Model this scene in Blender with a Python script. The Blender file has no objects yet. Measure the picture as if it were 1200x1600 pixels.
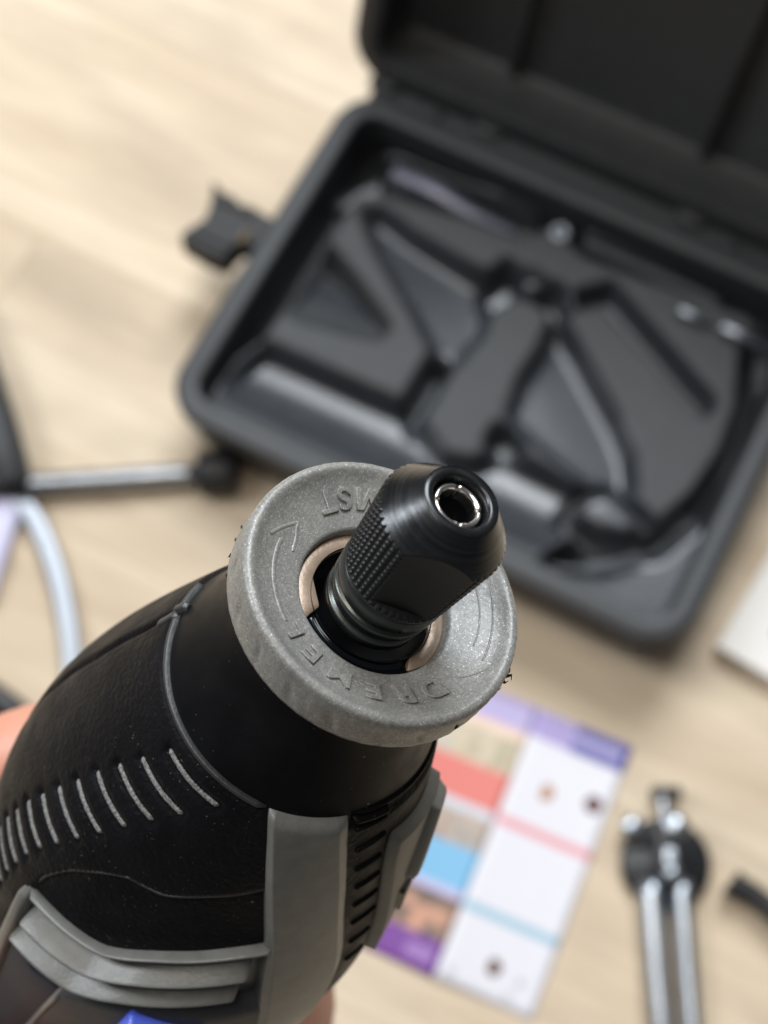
import bpy, bmesh, math, random
import numpy as np
from mathutils import Vector, Matrix, Quaternion
random.seed(7); np.random.seed(7)
SC = bpy.context.scene
COL = SC.collection
MM = 0.001
rad = math.radians

# ---------------------------------------------------------------- camera
cam_d = bpy.data.cameras.new('camera')
cam = bpy.data.objects.new('camera', cam_d); COL.objects.link(cam)
cam.location = (0, 0, 0.7424)
cam.rotation_euler = (rad(20), 0, 0)
cam_d.sensor_fit = 'VERTICAL'; cam_d.sensor_height = 36.0
cam_d.lens = 54.0
cam_d.clip_start = 0.01; cam_d.clip_end = 30
cam_d.dof.use_dof = True
cam_d.dof.focus_distance = 0.1215
cam_d.dof.aperture_fstop = 32.0
SC.camera = cam

# ---------------------------------------------------------------- light
W = bpy.data.worlds.new('World'); SC.world = W; W.use_nodes = True
W.node_tree.nodes['Background'].inputs[0].default_value = (0.85, 0.90, 1.0, 1)
W.node_tree.nodes['Background'].inputs[1].default_value = 0.10
def area(name, loc, target, size, power, color, size_y=None):
    d = bpy.data.lights.new(name, 'AREA'); d.energy = power; d.color = color
    d.shape = 'RECTANGLE'; d.size = size; d.size_y = size_y or size
    o = bpy.data.objects.new(name, d); COL.objects.link(o)
    o.location = loc
    o.rotation_euler = (Vector(target) - Vector(loc)).to_track_quat('-Z', 'Y').to_euler()
    return o
area('window_light', (0.38, 1.80, 2.10), (0.0, .3, .1), 1.1, 72, (0.90, 0.95, 1.0), 1.2)
area('side_window_light', (-1.55, 0.75, 2.05), (0, .1, .6), 0.5, 32, (0.92, 0.96, 1.0), 1.1)
area('ceiling_light', (-0.25, 0.30, 2.35), (0.0, .25, 0), 0.7, 13, (1.0, 0.92, 0.80))
SC.view_settings.view_transform = 'Standard'; SC.view_settings.look = 'None'
SC.view_settings.exposure = 0.0; SC.view_settings.gamma = 1.0

# ---------------------------------------------------------------- materials
def mat(name, color=(.5,.5,.5), rough=.5, metal=0.0, spec=.5, coat=0.0):
    m = bpy.data.materials.new(name); m.use_nodes = True
    b = m.node_tree.nodes['Principled BSDF']
    b.inputs['Base Color'].default_value = (*color, 1)
    b.inputs['Roughness'].default_value = rough
    b.inputs['Metallic'].default_value = metal
    b.inputs['Specular IOR Level'].default_value = spec
    b.inputs['Coat Weight'].default_value = coat
    return m
def nn(m, t): return m.node_tree.nodes.new(t)
def ln(m, a, b): m.node_tree.links.new(a, b)
def coord(m, scale=(1,1,1), rot=(0,0,0)):
    c = nn(m, 'ShaderNodeTexCoord'); mp = nn(m, 'ShaderNodeMapping')
    mp.inputs['Scale'].default_value = scale; mp.inputs['Rotation'].default_value = rot
    ln(m, c.outputs['Object'], mp.inputs['Vector']); return mp.outputs['Vector']
def noise(m, vec, scale, detail=3, rough=.5):
    n = nn(m, 'ShaderNodeTexNoise'); n.inputs['Scale'].default_value = scale
    n.inputs['Detail'].default_value = detail; n.inputs['Roughness'].default_value = rough
    ln(m, vec, n.inputs['Vector']); return n.outputs['Fac']
def ramp(m, fac, stops):
    r = nn(m, 'ShaderNodeValToRGB'); e = r.color_ramp.elements
    while len(e) < len(stops): e.new(.5)
    for x, (p, c) in zip(e, stops):
        x.position = p; x.color = (*c, 1) if len(c) == 3 else c
    ln(m, fac, r.inputs['Fac']); return r.outputs['Color']
def bump(m, h, strength, dist, prev=None):
    b = nn(m, 'ShaderNodeBump'); b.inputs['Strength'].default_value = strength
    b.inputs['Distance'].default_value = dist; ln(m, h, b.inputs['Height'])
    if prev is not None: ln(m, prev, b.inputs['Normal'])
    return b.outputs['Normal']
def mixc(m, fac, a, b):
    x = nn(m, 'ShaderNodeMix'); x.data_type = 'RGBA'
    for i, v in ((0, fac), (6, a), (7, b)):
        if hasattr(v, 'is_linked') or hasattr(v, 'links'): ln(m, v, x.inputs[i])
        else: x.inputs[i].default_value = v if i == 0 else (*v, 1)
    return x.outputs[2]
def P(m): return m.node_tree.nodes['Principled BSDF']
def specks(m, vec, scale, thr):
    v = nn(m, 'ShaderNodeTexVoronoi'); v.inputs['Scale'].default_value = scale
    ln(m, vec, v.inputs['Vector'])
    s = nn(m, 'ShaderNodeSeparateColor'); ln(m, v.outputs['Color'], s.inputs[0])
    a = nn(m, 'ShaderNodeMath'); a.operation = 'GREATER_THAN'; a.inputs[1].default_value = thr
    ln(m, s.outputs[0], a.inputs[0])
    d = nn(m, 'ShaderNodeMath'); d.operation = 'LESS_THAN'; d.inputs[1].default_value = .32
    ln(m, v.outputs['Distance'], d.inputs[0])
    x = nn(m, 'ShaderNodeMath'); x.operation = 'MULTIPLY'
    ln(m, a.outputs[0], x.inputs[0]); ln(m, d.outputs[0], x.inputs[1])
    return x.outputs[0], v

def make_silver_plastic():
    m = mat('metallic_fleck_plastic', (.2,.2,.19), .42)
    v = coord(m)
    n1 = noise(m, v, 420, 5, .65)
    base = ramp(m, n1, [(.3, (.172,.169,.158)), (.7, (.245,.241,.225))])
    n2 = noise(m, v, 3800, 2, .6)
    base = mixc(m, ramp(m, n2, [(.42,(0,0,0)),(.68,(.7,.7,.7))]), base, (.32,.315,.295))
    s1, _ = specks(m, v, 5200, .945)
    s2, _ = specks(m, v, 9500, .80)
    mx = nn(m, 'ShaderNodeMath'); mx.operation = 'MAXIMUM'; ln(m, s1, mx.inputs[0]); ln(m, s2, mx.inputs[1])
    c = mixc(m, mx.outputs[0], base, (.58,.58,.55))
    c = mixc(m, ramp(m, noise(m, v, 130, 4, .6), [(.45,(0,0,0)), (.75,(.45,.45,.45))]), c, (.12,.12,.125))
    ln(m, c, P(m).inputs['Base Color'])
    met = nn(m, 'ShaderNodeMath'); met.operation = 'MULTIPLY_ADD'; met.inputs[1].default_value = .15; met.inputs[2].default_value = .08
    ln(m, mx.outputs[0], met.inputs[0]); ln(m, met.outputs[0], P(m).inputs['Metallic'])
    b = bump(m, noise(m, v, 900, 4), .5, .00012)
    b = bump(m, n2, .5, .00004, b)
    ln(m, b, P(m).inputs['Normal'])
    return m
def make_rubber(name, col, grain, rough, dust_glint=.985):
    m = mat(name, col, rough, 0, .08)
    v = coord(m)
    s1, _ = specks(m, v, 6000, dust_glint)
    s2, _ = specks(m, v, 2600, .9975)
    mx = nn(m, 'ShaderNodeMath'); mx.operation = 'MAXIMUM'; ln(m, s1, mx.inputs[0]); ln(m, s2, mx.inputs[1])
    n = noise(m, v, 160, 4, .6)
    ms = nn(m, 'ShaderNodeMath'); ms.operation = 'MULTIPLY'; ln(m, mx.outputs[0], ms.inputs[0])
    ln(m, ramp(m, noise(m, v, 95, 3, .6), [(.44,(0,0,0)), (.60,(1,1,1))]), ms.inputs[1]); mx = ms
    base = mixc(m, ramp(m, n, [(.35,(0,0,0)),(.75,(1,1,1))]), tuple(c*.75 for c in col), tuple(c*1.35 for c in col))
    ln(m, mixc(m, mx.outputs[0], base, (.16,.16,.155)), P(m).inputs['Base Color'])  # pale specks: dust, plus micro glints painted into the colour
    rr = ramp(m, noise(m, v, 300, 4), [(.3,(rough-.07,)*3), (.7,(rough+.1,)*3)])
    ln(m, rr, P(m).inputs['Roughness'])
    if grain:
        b = bump(m, noise(m, v, 1900, 3, .5), grain, .00022)
        b = bump(m, s1, .6, .00015, b)
        ln(m, b, P(m).inputs['Normal'])
    else:
        ln(m, bump(m, noise(m, v, 500, 5, .7), .12, .0001), P(m).inputs['Normal'])
    return m
def make_grey_plastic(name, lo, hi, rough=.42, sc=600):
    m = mat(name, lo, rough)
    v = coord(m)
    ln(m, ramp(m, noise(m, v, sc, 4, .6), [(.3, lo), (.7, hi)]), P(m).inputs['Base Color'])
    b = bump(m, noise(m, v, 2600, 3), .35, .00008)
    ln(m, bump(m, noise(m, v, 220, 3), .2, .0002, b), P(m).inputs['Normal'])
    return m
def make_turned_steel(name, col, rough, streak=1.0, metal=.9):
    """machined metal: fine rings round the local Z axis"""
    m = mat(name, col, rough, metal)
    v = coord(m, (60, 60, 3200))
    n = noise(m, v, 1.0, 4, .7)
    v2 = coord(m)
    n2 = noise(m, v2, 450, 4, .6)
    c = ramp(m, n, [(.3, tuple(x*.55 for x in col)), (.7, tuple(min(1, x*1.5) for x in col))])
    c = mixc(m, ramp(m, n2, [(.4,(0,0,0)),(.8,(.6,.6,.6))]), c, tuple(x*1.1 for x in col))
    ln(m, c, P(m).inputs['Base Color'])
    ln(m, ramp(m, n2, [(.3,(rough-.08,)*3),(.75,(rough+.15,)*3)]), P(m).inputs['Roughness'])
    ln(m, bump(m, n, .35*streak, .00003), P(m).inputs['Normal'])
    return m
M = {}
M['cap'] = make_silver_plastic()
M['neck'] = make_rubber('glossy_black_nylon', (.007,.007,.008), 0, .36, .993)
M['rubber'] = make_rubber('black_grip_rubber', (.0065,.0065,.0078), .6, .46, .975)
M['gloss'] = make_rubber('smooth_black_plastic', (.006,.0058,.0056), 0, .48, .997)
M['grey'] = make_grey_plastic('satin_grey_plastic', (.125,.127,.12), (.16,.162,.152), .36)
M['scuff'] = make_grey_plastic('scuffed_grey_rib', (.05,.05,.05), (.34,.34,.33), .65, 4200)
M['bead'] = make_grey_plastic('seam_rubber', (.022,.023,.024), (.036,.037,.038), .4)
M['shade'] = make_grey_plastic('shaded_grey_plastic', (.04,.04,.043), (.052,.052,.056), .55)  # same grey shell plastic, its shade put into a darker colour
M['panel'] = make_grey_plastic('olive_grey_plastic', (.10,.10,.088), (.125,.124,.108), .5)
M['button'] = make_grey_plastic('pale_grey_plastic', (.15,.15,.135), (.18,.18,.16), .5)
M['blue'] = mat('blue_plastic', (.10,.16,.88), .3)
M['smoke'] = mat('dark_blue_grey_plastic', (.012,.017,.034), .5, 0, .12)
M['nut'] = make_turned_steel('black_oxide_steel', (.040,.042,.044), .24, 2.2, .8)
M['knurl'] = mat('black_oxide_knurl', (.012,.012,.013), .42, .3)
M['ring'] = make_turned_steel('dark_turned_steel', (.085,.092,.088), .3, 1.0, .9)
M['steel'] = mat('bright_steel', (.74,.70,.66), .22, 1)
M['washer'] = make_grey_plastic('tan_bronze', (.36,.27,.20), (.44,.33,.25), .4, 900)
P(M['washer']).inputs['Metallic'].default_value = .35
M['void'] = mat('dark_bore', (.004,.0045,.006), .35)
M['bore'] = mat('polished_dark_bore', (.02,.025,.03), .12, .8)
M['zinc'] = make_turned_steel('zinc_plated_steel', (.40,.43,.47), .3, .4, 1)
M['zincflat'] = mat('satin_steel_strip', (.36,.39,.43), .42, .5)
M['latch'] = make_grey_plastic('black_latch_plastic', (.010,.011,.012), (.016,.017,.018), .6)
M['black'] = make_grey_plastic('black_plastic', (.010,.010,.011), (.018,.018,.02), .4)
M['sheen'] = mat('lavender_highlight', (.13,.13,.165), .3, .5)  # highlight of the back trough put into a lavender tint
M['brass'] = mat('brass', (.22,.15,.08), .5, .5)
M['case'] = make_grey_plastic('case_plastic', (.025,.027,.029), (.034,.036,.039), .52, 150)
M['tray'] = make_grey_plastic('tray_plastic', (.036,.039,.045), (.044,.048,.054), .24, 120)
M['trayflat'] = make_grey_plastic('pebbled_tray_plastic', (.035,.037,.039), (.043,.045,.048), .62, 120)
M['lid'] = make_grey_plastic('lid_plastic', (.022,.023,.024), (.030,.031,.032), .5, 120)
M['white'] = mat('white_card', (.80,.77,.72), .6)
M['lav'] = mat('lavender_white_plastic', (.62,.60,.78), .4)

# ---------------------------------------------------------------- mesh helpers (millimetres in, metres out)
def tag(o, label=None, cat=None, group=None, kind=None):
    if label: o['label'] = label
    if cat: o['category'] = cat
    if group: o['group'] = group
    if kind: o['kind'] = kind
    return o
def empty(name, loc=(0,0,0), rz=0, parent=None):
    o = bpy.data.objects.new(name, None); COL.objects.link(o)
    o.location = Vector(loc) * MM; o.rotation_euler = (0, 0, rz); o.empty_display_size = .01
    if parent: o.parent = parent
    return o
def link(name, me, m, parent=None, smooth=True):
    if isinstance(m, (list, tuple)):
        for x in m: me.materials.append(x)
    else: me.materials.append(m)
    if smooth: me.polygons.foreach_set('use_smooth', [True]*len(me.polygons))
    o = bpy.data.objects.new(name, me); COL.objects.link(o)
    if parent: o.parent = parent
    return o
def mesh(name, V, F, m, parent=None, smooth=True, fix=True):
    me = bpy.data.meshes.new(name)
    me.from_pydata([tuple(float(c)*MM for c in v) for v in V], [], [tuple(int(i) for i in f) for f in F])
    if fix:
        b = bmesh.new(); b.from_mesh(me); bmesh.ops.recalc_face_normals(b, faces=b.faces); b.to_mesh(me); b.free()
    me.update()
    return link(name, me, m, parent, smooth)
def grid_faces(n, k, wrap=False, off=0):
    F = []
    kk = k if wrap else k-1
    for i in range(n-1):
        for j in range(kk):
            a = off+i*k+j; b = off+i*k+(j+1) % k
            F.append((a, b, b+k, a+k))
    return F
def lathe(name, prof, m, parent=None, n=128, rfun=None, cap0=False, cap1=False, zsub=None, smooth=True):
    """prof: (r, z) pairs; revolved round local Z"""
    V = []
    ph = np.linspace(0, 2*math.pi, n, endpoint=False)
    for r, z in prof:
        for p in ph:
            rr = rfun(r, z, p) if rfun else r
            V.append((rr*math.cos(p), rr*math.sin(p), z))
    F = grid_faces(len(prof), n, True)
    if cap0: V.append((0,0,prof[0][1])); c=len(V)-1; F += [(c,(j+1)%n,j) for j in range(n)]
    if cap1: V.append((0,0,prof[-1][1])); c=len(V)-1; o=(len(prof)-1)*n; F += [(c,o+j,o+(j+1)%n) for j in range(n)]
    o = mesh(name, V, F, m, parent, smooth)
    return o
def box(name, size, loc, m, parent=None, bev=0, rot=None, seg=3):
    b = bmesh.new(); bmesh.ops.create_cube(b, size=1)
    bmesh.ops.scale(b, vec=Vector(size)*MM, verts=b.verts)
    if bev: bmesh.ops.bevel(b, geom=b.edges[:], offset=bev*MM, segments=seg, profile=.5, affect='EDGES')
    if rot is not None: bmesh.ops.rotate(b, cent=(0,0,0), matrix=rot, verts=b.verts)
    bmesh.ops.translate(b, vec=Vector(loc)*MM, verts=b.verts)
    me = bpy.data.meshes.new(name); b.to_mesh(me); b.free()
    o = link(name, me, m, parent, bev > 0)
    return o
def prism(name, pts, z0, z1, m, parent=None, bev=0, seg=2):
    b = bmesh.new()
    vs = [b.verts.new((x*MM, y*MM, z0*MM)) for x, y in pts]
    f = b.faces.new(vs)
    r = bmesh.ops.extrude_face_region(b, geom=[f])
    bmesh.ops.translate(b, vec=(0,0,(z1-z0)*MM), verts=[v for v in r['geom'] if isinstance(v, bmesh.types.BMVert)])
    bmesh.ops.recalc_face_normals(b, faces=b.faces)
    if bev: bmesh.ops.bevel(b, geom=b.edges[:], offset=bev*MM, segments=seg, profile=.5, affect='EDGES')
    me = bpy.data.meshes.new(name); b.to_mesh(me); b.free()
    return link(name, me, m, parent, False)
def cr(pts, n):
    """Catmull-Rom resample of a polyline"""
    p = [np.array(q, float) for q in pts]
    if len(p) == 2: return [p[0]*(1-t)+p[1]*t for t in np.linspace(0,1,n)]
    q = [2*p[0]-p[1]] + p + [2*p[-1]-p[-2]]
    d = np.r_[0, np.cumsum([np.linalg.norm(p[i+1]-p[i]) for i in range(len(p)-1)])]
    out = []
    for t in np.linspace(0, d[-1], n):
        i = min(int(np.searchsorted(d, t, 'right'))-1, len(p)-2); i = max(i, 0)
        w = (t-d[i])/(d[i+1]-d[i]+1e-9)
        a, b_, c, e = q[i], q[i+1], q[i+2], q[i+3]
        out.append(.5*((2*b_)+(-a+c)*w+(2*a-5*b_+4*c-e)*w*w+(-a+3*b_-3*c+e)*w**3))
    return out
def tube(name, path, r, m, parent=None, n=12, res=None, flat=1.0, upv=(0,0,1)):
    pts = cr(path, res or max(8, len(path)*6)); V = []
    rs = r if hasattr(r, '__len__') else [r]*len(pts)
    if len(rs) != len(pts): rs = np.interp(np.linspace(0,1,len(pts)), np.linspace(0,1,len(rs)), rs)
    up = np.array(upv, float)
    for i, p in enumerate(pts):
        t = pts[min(i+1, len(pts)-1)] - pts[max(i-1, 0)]; t = t/np.linalg.norm(t)
        a = np.cross(up, t); a /= np.linalg.norm(a)+1e-9; b = np.cross(t, a)
        for k in range(n):
            q = 2*math.pi*k/n
            V.append(p + rs[i]*(math.cos(q)*a + flat*math.sin(q)*b))
    F = grid_faces(len(pts), n, True)
    V.append(pts[0]); V.append(pts[-1]); L = (len(pts)-1)*n; c = len(V)-2
    F += [(c, (j+1) % n, j) for j in range(n)] + [(c+1, L+j, L+(j+1) % n) for j in range(n)]
    return mesh(name, V, F, m, parent)

# ---------------------------------------------------------------- the rotary tool
# tool frame: origin at the centre of the nose cap's front face, Z towards the collet, X and Y across
tool = bpy.data.objects.new('rotary_tool', None); COL.objects.link(tool)
tool.empty_display_size = .02
tool.matrix_world = Matrix(((-0.46768, 0.77715, 0.42110, .0002), (-0.77156, -0.59137, 0.23448, .03584),
                            (0.43125, -0.21524, 0.87618, .626637), (0, 0, 0, 1)))
tag(tool, 'black and grey rotary tool held up close, its collet nut pointing at the viewer', 'rotary tool')

KS=[-2,3,8,12,18,25,32,40,48,56,63,70,80,95,120,150,160]
KL=[9,9.2,9.6,10.5,12.5,14.7,16.7,18.3,18.6,17.7,16.8,16.2,15.6,15.2,15,12,11]
KR=[9,9.2,9.8,10.9,13.3,15.7,17.9,20.4,22.3,22.5,20.6,18,16,15.2,15,12,11]
_s=np.arange(-2,160,.25);_k=np.exp(-.5*(np.arange(-24,25)/9.)**2);_k/=_k.sum()
def _sm(K):
    y=np.interp(_s,KS,K);y=np.pad(y,24,mode='edge');return np.convolve(y,_k,'valid')
_L=_sm(KL);_R=_sm(KR)
def body_r(s,ph):
    l=np.interp(s,_s,_L);r=np.interp(s,_s,_R)
    return (l+r)/2+(r-l)/2*math.sin(ph)
def on_body(s, deg, h=0.0):
    p = rad(deg); r = body_r(s, p) + h
    return np.array((r*math.cos(p), r*math.sin(p), -s))
def sstep(x): x = min(1.0, max(0.0, x)); return x*x*(3-2*x)
def dome(x): x = min(1.0, max(0.0, x)); return math.sqrt(max(0.0, 1-(1-x)**2))

WIN=[(45.5,-22.4),(43.4,-21.9),(40.3,-21.0),(36.8,-17.2),(33.7,-10.6),(31.65,-4.1),(31,1.9),(30.4,7.7),(28.4,16.8),(26.6,25.9),(25.2,32.5),(24.5,36)]
_wp=[p for s,p in WIN]; _ws=[s for s,p in WIN]
RIM=[(44.0,-21.6),(43.1,-15.6),(42.1,-6.7),(41,2.5),(39.9,7.3),(37.4,16.3),(35.1,27.6),(33.8,35.4),(32.8,44.6),(32,60)]
_rp=[p for s,p in RIM]; _rs=[s for s,p in RIM]
RIB=[(19.3,-23.5,3.3),(22.4,-28,-4.3),(25.2,-31.5,-10),(28.1,-34.4,-14.7),(31,-36.6,-18.7),(33.9,-39,-22.2),(36.8,-40.8,-25.3),
     (39.6,-42.5,-28.2),(42.3,-43.5,-29.8),(45,-44.4,-30.6),(47.6,-44.6,-31.2),(50.3,-45,-31),(53,-45.4,-30.6),(55.8,-45.6,-30.2),(58.6,-45.6,-30),(61.4,-45.6,-30)]
def skin_h(s, deg):
    """how far the rubber skin stands off the hard shell"""
    h = .42*sstep((s-17.2)/.5)
    if s < 17.2: return 0.0
    if -22.4 < deg < 60:
        sw = np.interp(deg, _wp, _ws)
        h *= 1-sstep((s-sw+.25)/.55)
    if -23 < deg < 64 and s > 30:
        h -= 1.5*sstep((s-np.interp(deg,_rp,_rs)-.2)/.4)*sstep((deg+22)/1.5)*sstep((63-deg)/3)
    g = abs(deg+78.3+ .35*math.sin(s*.8))*rad(1)*16
    if s > 17.2: h -= .75*math.exp(-(g/.38)**2)
    for rs, a, b in RIB:
        if abs(s-rs) < 1.1 and a-3 < deg < b+3:
            e = min(1, (deg-a+2.2)/1.5, (b+2.2-deg)/1.5)
            h -= .30*max(0, e)*math.exp(-((s-rs)/.62)**4)
    return h
def housing():
    S = list(np.arange(16.6, 60, .25)) + list(np.arange(60, 96, 1.0)) + list(np.arange(96, 158, 3.0))
    D = np.arange(-180, 180, 1.0); V = []
    for s in S:
        for d in D: V.append(on_body(s, d, skin_h(s, d)))
    F = grid_faces(len(S), len(D), True)
    V.append((0,0,-S[-1])); c = len(V)-1; o = (len(S)-1)*len(D)
    F += [(c, o+j, o+(j+1) % len(D)) for j in range(len(D))]
    return mesh('housing', V, F, M['rubber'], tool)
housing()
# smooth neck, slightly waisted just behind the cap
def neck():
    S = np.arange(2.5, 17.35, .35); D = np.arange(-180, 180, 2.0)
    V = [on_body(s, d, 0.02 if s < 17 else -.1) for s in S for d in D]
    mesh('neck', V, grid_faces(len(S), len(D), True), M['neck'], tool)
neck()

def patch(name, A, B, H, m, nu=60, nv=24, edge=.7, parent=tool, hf=None, ends=True, skirt=1.0, shape=dome, lift=0):
    a = cr(A, nu); b = cr(B, nu); V = []
    L = np.linalg.norm((on_body(*a[0])-on_body(*a[-1])))
    idx = {}
    rows = [-1]+list(range(nu))+[nu]; cols = [-1]+list(range(nv))+[nv]
    for i in rows:
        ii = min(max(i, 0), nu-1)
        wv = np.linalg.norm(on_body(*a[ii])-on_body(*b[ii]))
        for j in cols:
            jj = min(max(j, 0), nv-1); t = jj/(nv-1)
            sd = a[ii]*(1-t)+b[ii]*t
            dj = min(t, 1-t)*wv; di = min(ii, nu-1-ii)/(nu-1)*L if ends else 9
            h = H*shape(min(dj, di)/edge) + lift
            if hf: h += hf(ii/(nu-1), t, sd)
            if i in (-1, nu) or j in (-1, nv): h = -skirt
            V.append(on_body(sd[0], sd[1], h))
    return mesh(name, V, grid_faces(len(rows), len(cols)), m, parent)

def ribbon(name, path, w, H, m, parent=tool, n=60, k=9, rough=0.0, flat=.5, off=0.0):
    """a low raised bar following (s, degrees) on the shell"""
    c = cr(path, n); V = []
    for i in range(n):
        p0 = on_body(*c[max(i-1,0)]); p1 = on_body(*c[min(i+1,n-1)]); t = p1-p0; t /= np.linalg.norm(t)
        p = on_body(*c[i]); q = rad(c[i][1]); nr = np.array((math.cos(q), math.sin(q), .35)); nr /= np.linalg.norm(nr)
        sd = np.cross(t, nr); sd /= np.linalg.norm(sd)
        e = min(1, (min(i, n-1-i)+.35)/(n*.03+1))
        ww = w*(.55+.45*e)*(1+rough*random.uniform(-.3,.22))
        for j in range(k):
            x = -1+2*j/(k-1)
            hh = H*e*(max(0, 1-abs(x)**3))**flat + off - (.6 if j in (0,k-1) else 0)
            if rough and j not in (0,k-1): hh += rough*random.uniform(-.07,.03)
            V.append(p + sd*x*ww/2 + nr*hh)
    return mesh(name, V, grid_faces(n, k), m, parent)

ribbon('seam_bead', [(17.15,-77.5),(17.15,-60),(17.2,-40),(17.2,-18),(17.1,0),(17,17.6)], .58, .46, M['bead'], n=110)
ribbon('seam_bead', [(17.15,-79.6),(17.15,-84),(17.2,-96)], .6, .5, M['bead'], n=30)
ribbon('seam_bead', [(16.4,53),(16.2,70),(16.4,100),(16.6,125)], .5, .3, M['gloss'], n=40)
# little moulding web where the seam reaches the parting line
ribbon('moulding_web', [(17.3,-77.4),(18.6,-76.6),(19.8,-76.4)], 1.1, .55, M['bead'], n=16)
ribbon('moulding_web', [(16.2,-79.8),(17.0,-80.2),(17.9,-80.6)], 1.0, .6, M['bead'], n=16)
ribbon('skin_lip', [(s+.1,p) for s,p in WIN[1:]], .34, .30, M['bead'], n=120, off=.06)
for s, a, b in RIB:
    ribbon('grip_rib', [(s,a),(s+.12,(a+b)/2),(s,b)], .50, .20, M['scuff'], n=60, k=8, rough=.6 if s < 36 else .3, flat=.18, off=.12)

# broad grey strip down the side, its two chamfers
BL=[(17.0,18.4),(20.4,24.6),(26.1,33),(32.5,41.1),(38.6,46.1),(46.5,51.6),(54,55)]
BR=[(16.45,50.4),(24,59.4),(30,65),(36.9,71),(41.6,72.8),(45.5,72),(52,68)]
def band_h(u, t, sd):
    # crowned centre with flat chamfers either side
    e = min(t/.10, (1-t)/.15)
    return .75*min(1, max(0, e)) - .15*(1-sstep(u/.03))
patch('trim_band', BL, BR, .42, M['grey'], 90, 60, edge=.25, hf=band_h)
# small ribs beside the strip
for a, b in (((16.9,52.4),(16.9,69.3)),((18.1,54.5),(17.6,69)),((21,58.3),(20.2,71.5)),((23.9,61.7),(23.5,73)),((26.9,65),(26.8,76)),
             ((30,67.6),(30.4,79)),((33.4,70.3),(34.2,82)),((37.3,73.2),(38.3,83)),((41,75),(42.3,84))):
    ribbon('vent_rib', [a, b], .62, .5, M['gloss'], n=24, k=9, off=.2)
# grey panel and the spindle lock button on the far right side
patch('side_panel', [(20.6,74),(25,75.5),(34.7,83),(46.1,89)], [(22.5,112),(28,118),(36,120),(48,118)], 1.5, M['panel'], 50, 24, edge=.6)
def lock():
    b = patch('lock_button', [(21.8,95),(26,91),(31,88.5),(33.2,89.5)], [(22.5,113),(26,114),(31,114),(34,112)], 2.5, M['button'], 36, 24, edge=1.6, shape=sstep)
    patch('button_gap', [(33.6,88.5),(38.6,91)], [(34.4,112),(39.5,112)], 2.0, M['black'], 12, 12, edge=.5)
lock()

# lower shell: everything behind the scooped ribs
LOWA=[(51.6,2.2),(48.5,9.3),(46.5,15.5),(44.7,24.6),(43.9,30.5),(42.9,40.4),(42,48.5),(41.5,62)]
LOWB=[(98,6),(98,10),(98,16),(98,25),(98,31),(98,41),(98,50),(98,64)]
patch('lower_housing', LOWA, LOWB, .62, M['shade'], 70, 50, edge=.5, skirt=1.7)
patch('vent_window', [(51,-17.8),(53.4,-8.1),(51.8,-1.4),(51.6,2.4)], [(98,-18),(98,-10),(98,0),(98,6)], .05, M['smoke'], 24, 24, edge=.4, skirt=1.8)
ribbon('trim_arm', [(43.6,-22.6),(51.5,-20.4),(61.5,-19.6),(75,-19.8),(92,-20)], 1.55, .95, M['grey'], n=70, k=11)
ribbon('trim_rim', [(44.0,-21.6),(43.1,-15.6),(42.1,-6.7),(41,2.5),(39.9,7.3),(37.4,16.3),(35.1,27.6),(33.8,35.4),(32.8,44.6)], .50, .95, M['grey'], n=120, k=9, off=.25)
# two scooped ledges that catch the light: each rises away from the rim, then drops
patch('rib_bed', [(43.9,-20.5),(43.1,-14),(42.1,-5.7),(41,3.5),(39.9,8.3),(37.4,17.3),(35.1,28.6),(33.8,35.4),(31,52)],
      [(55.6,-18.8),(53.6,-8.1),(52,-1.4),(50.6,4),(48.4,10),(46.4,16),(44.5,25),(43.4,36),(42.6,60)], 0, M['grey'], 80, 24, edge=.2, skirt=1.6, lift=-1.0)
def ledge(name, A, B, H=2.9):
    def hf(u, t, sd):
        e = sstep(min(1, u/.05, (1-u)/.07))
        return -.95 + e*(H*(t**.85)) - .1*sstep((t-.9)/.1)
    patch(name, A, B, .0, M['grey'], 110, 26, edge=.3, hf=hf, ends=False)
def off(d0, d1=None, p0=-19.4, p1=42.8):
    d1 = d0 if d1 is None else d1
    return [(float(np.interp(p,_rp,_rs))+d0+(d1-d0)*(p-p0)/(p1-p0), p) for p in np.linspace(p0, p1, 12)]
ledge('scooped_rib', off(1.5,1.2), off(3.0,2.4))
ledge('scooped_rib', off(6.2,4.4), off(7.6,5.8), 2.7)
ribbon('vent_edge', [(51.6,2.5),(61,2.8),(75.6,4.2),(92,5)], .7, .9, M['grey'], n=50)
# blue slide switch on the underside, only its tip in view
def sw():
    c = on_body(49.2, 29, 0); q = rad(28)
    r = Matrix(((math.cos(q), -math.sin(q), 0), (math.sin(q), math.cos(q), 0), (0, 0, 1)))
    o = box('switch', (3.6, 7.6, 5.6), (0,0,0), M['blue'], tool, .5); o.matrix_local = Matrix.Translation(Vector(c)*MM) @ r.to_4x4()
sw()

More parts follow.
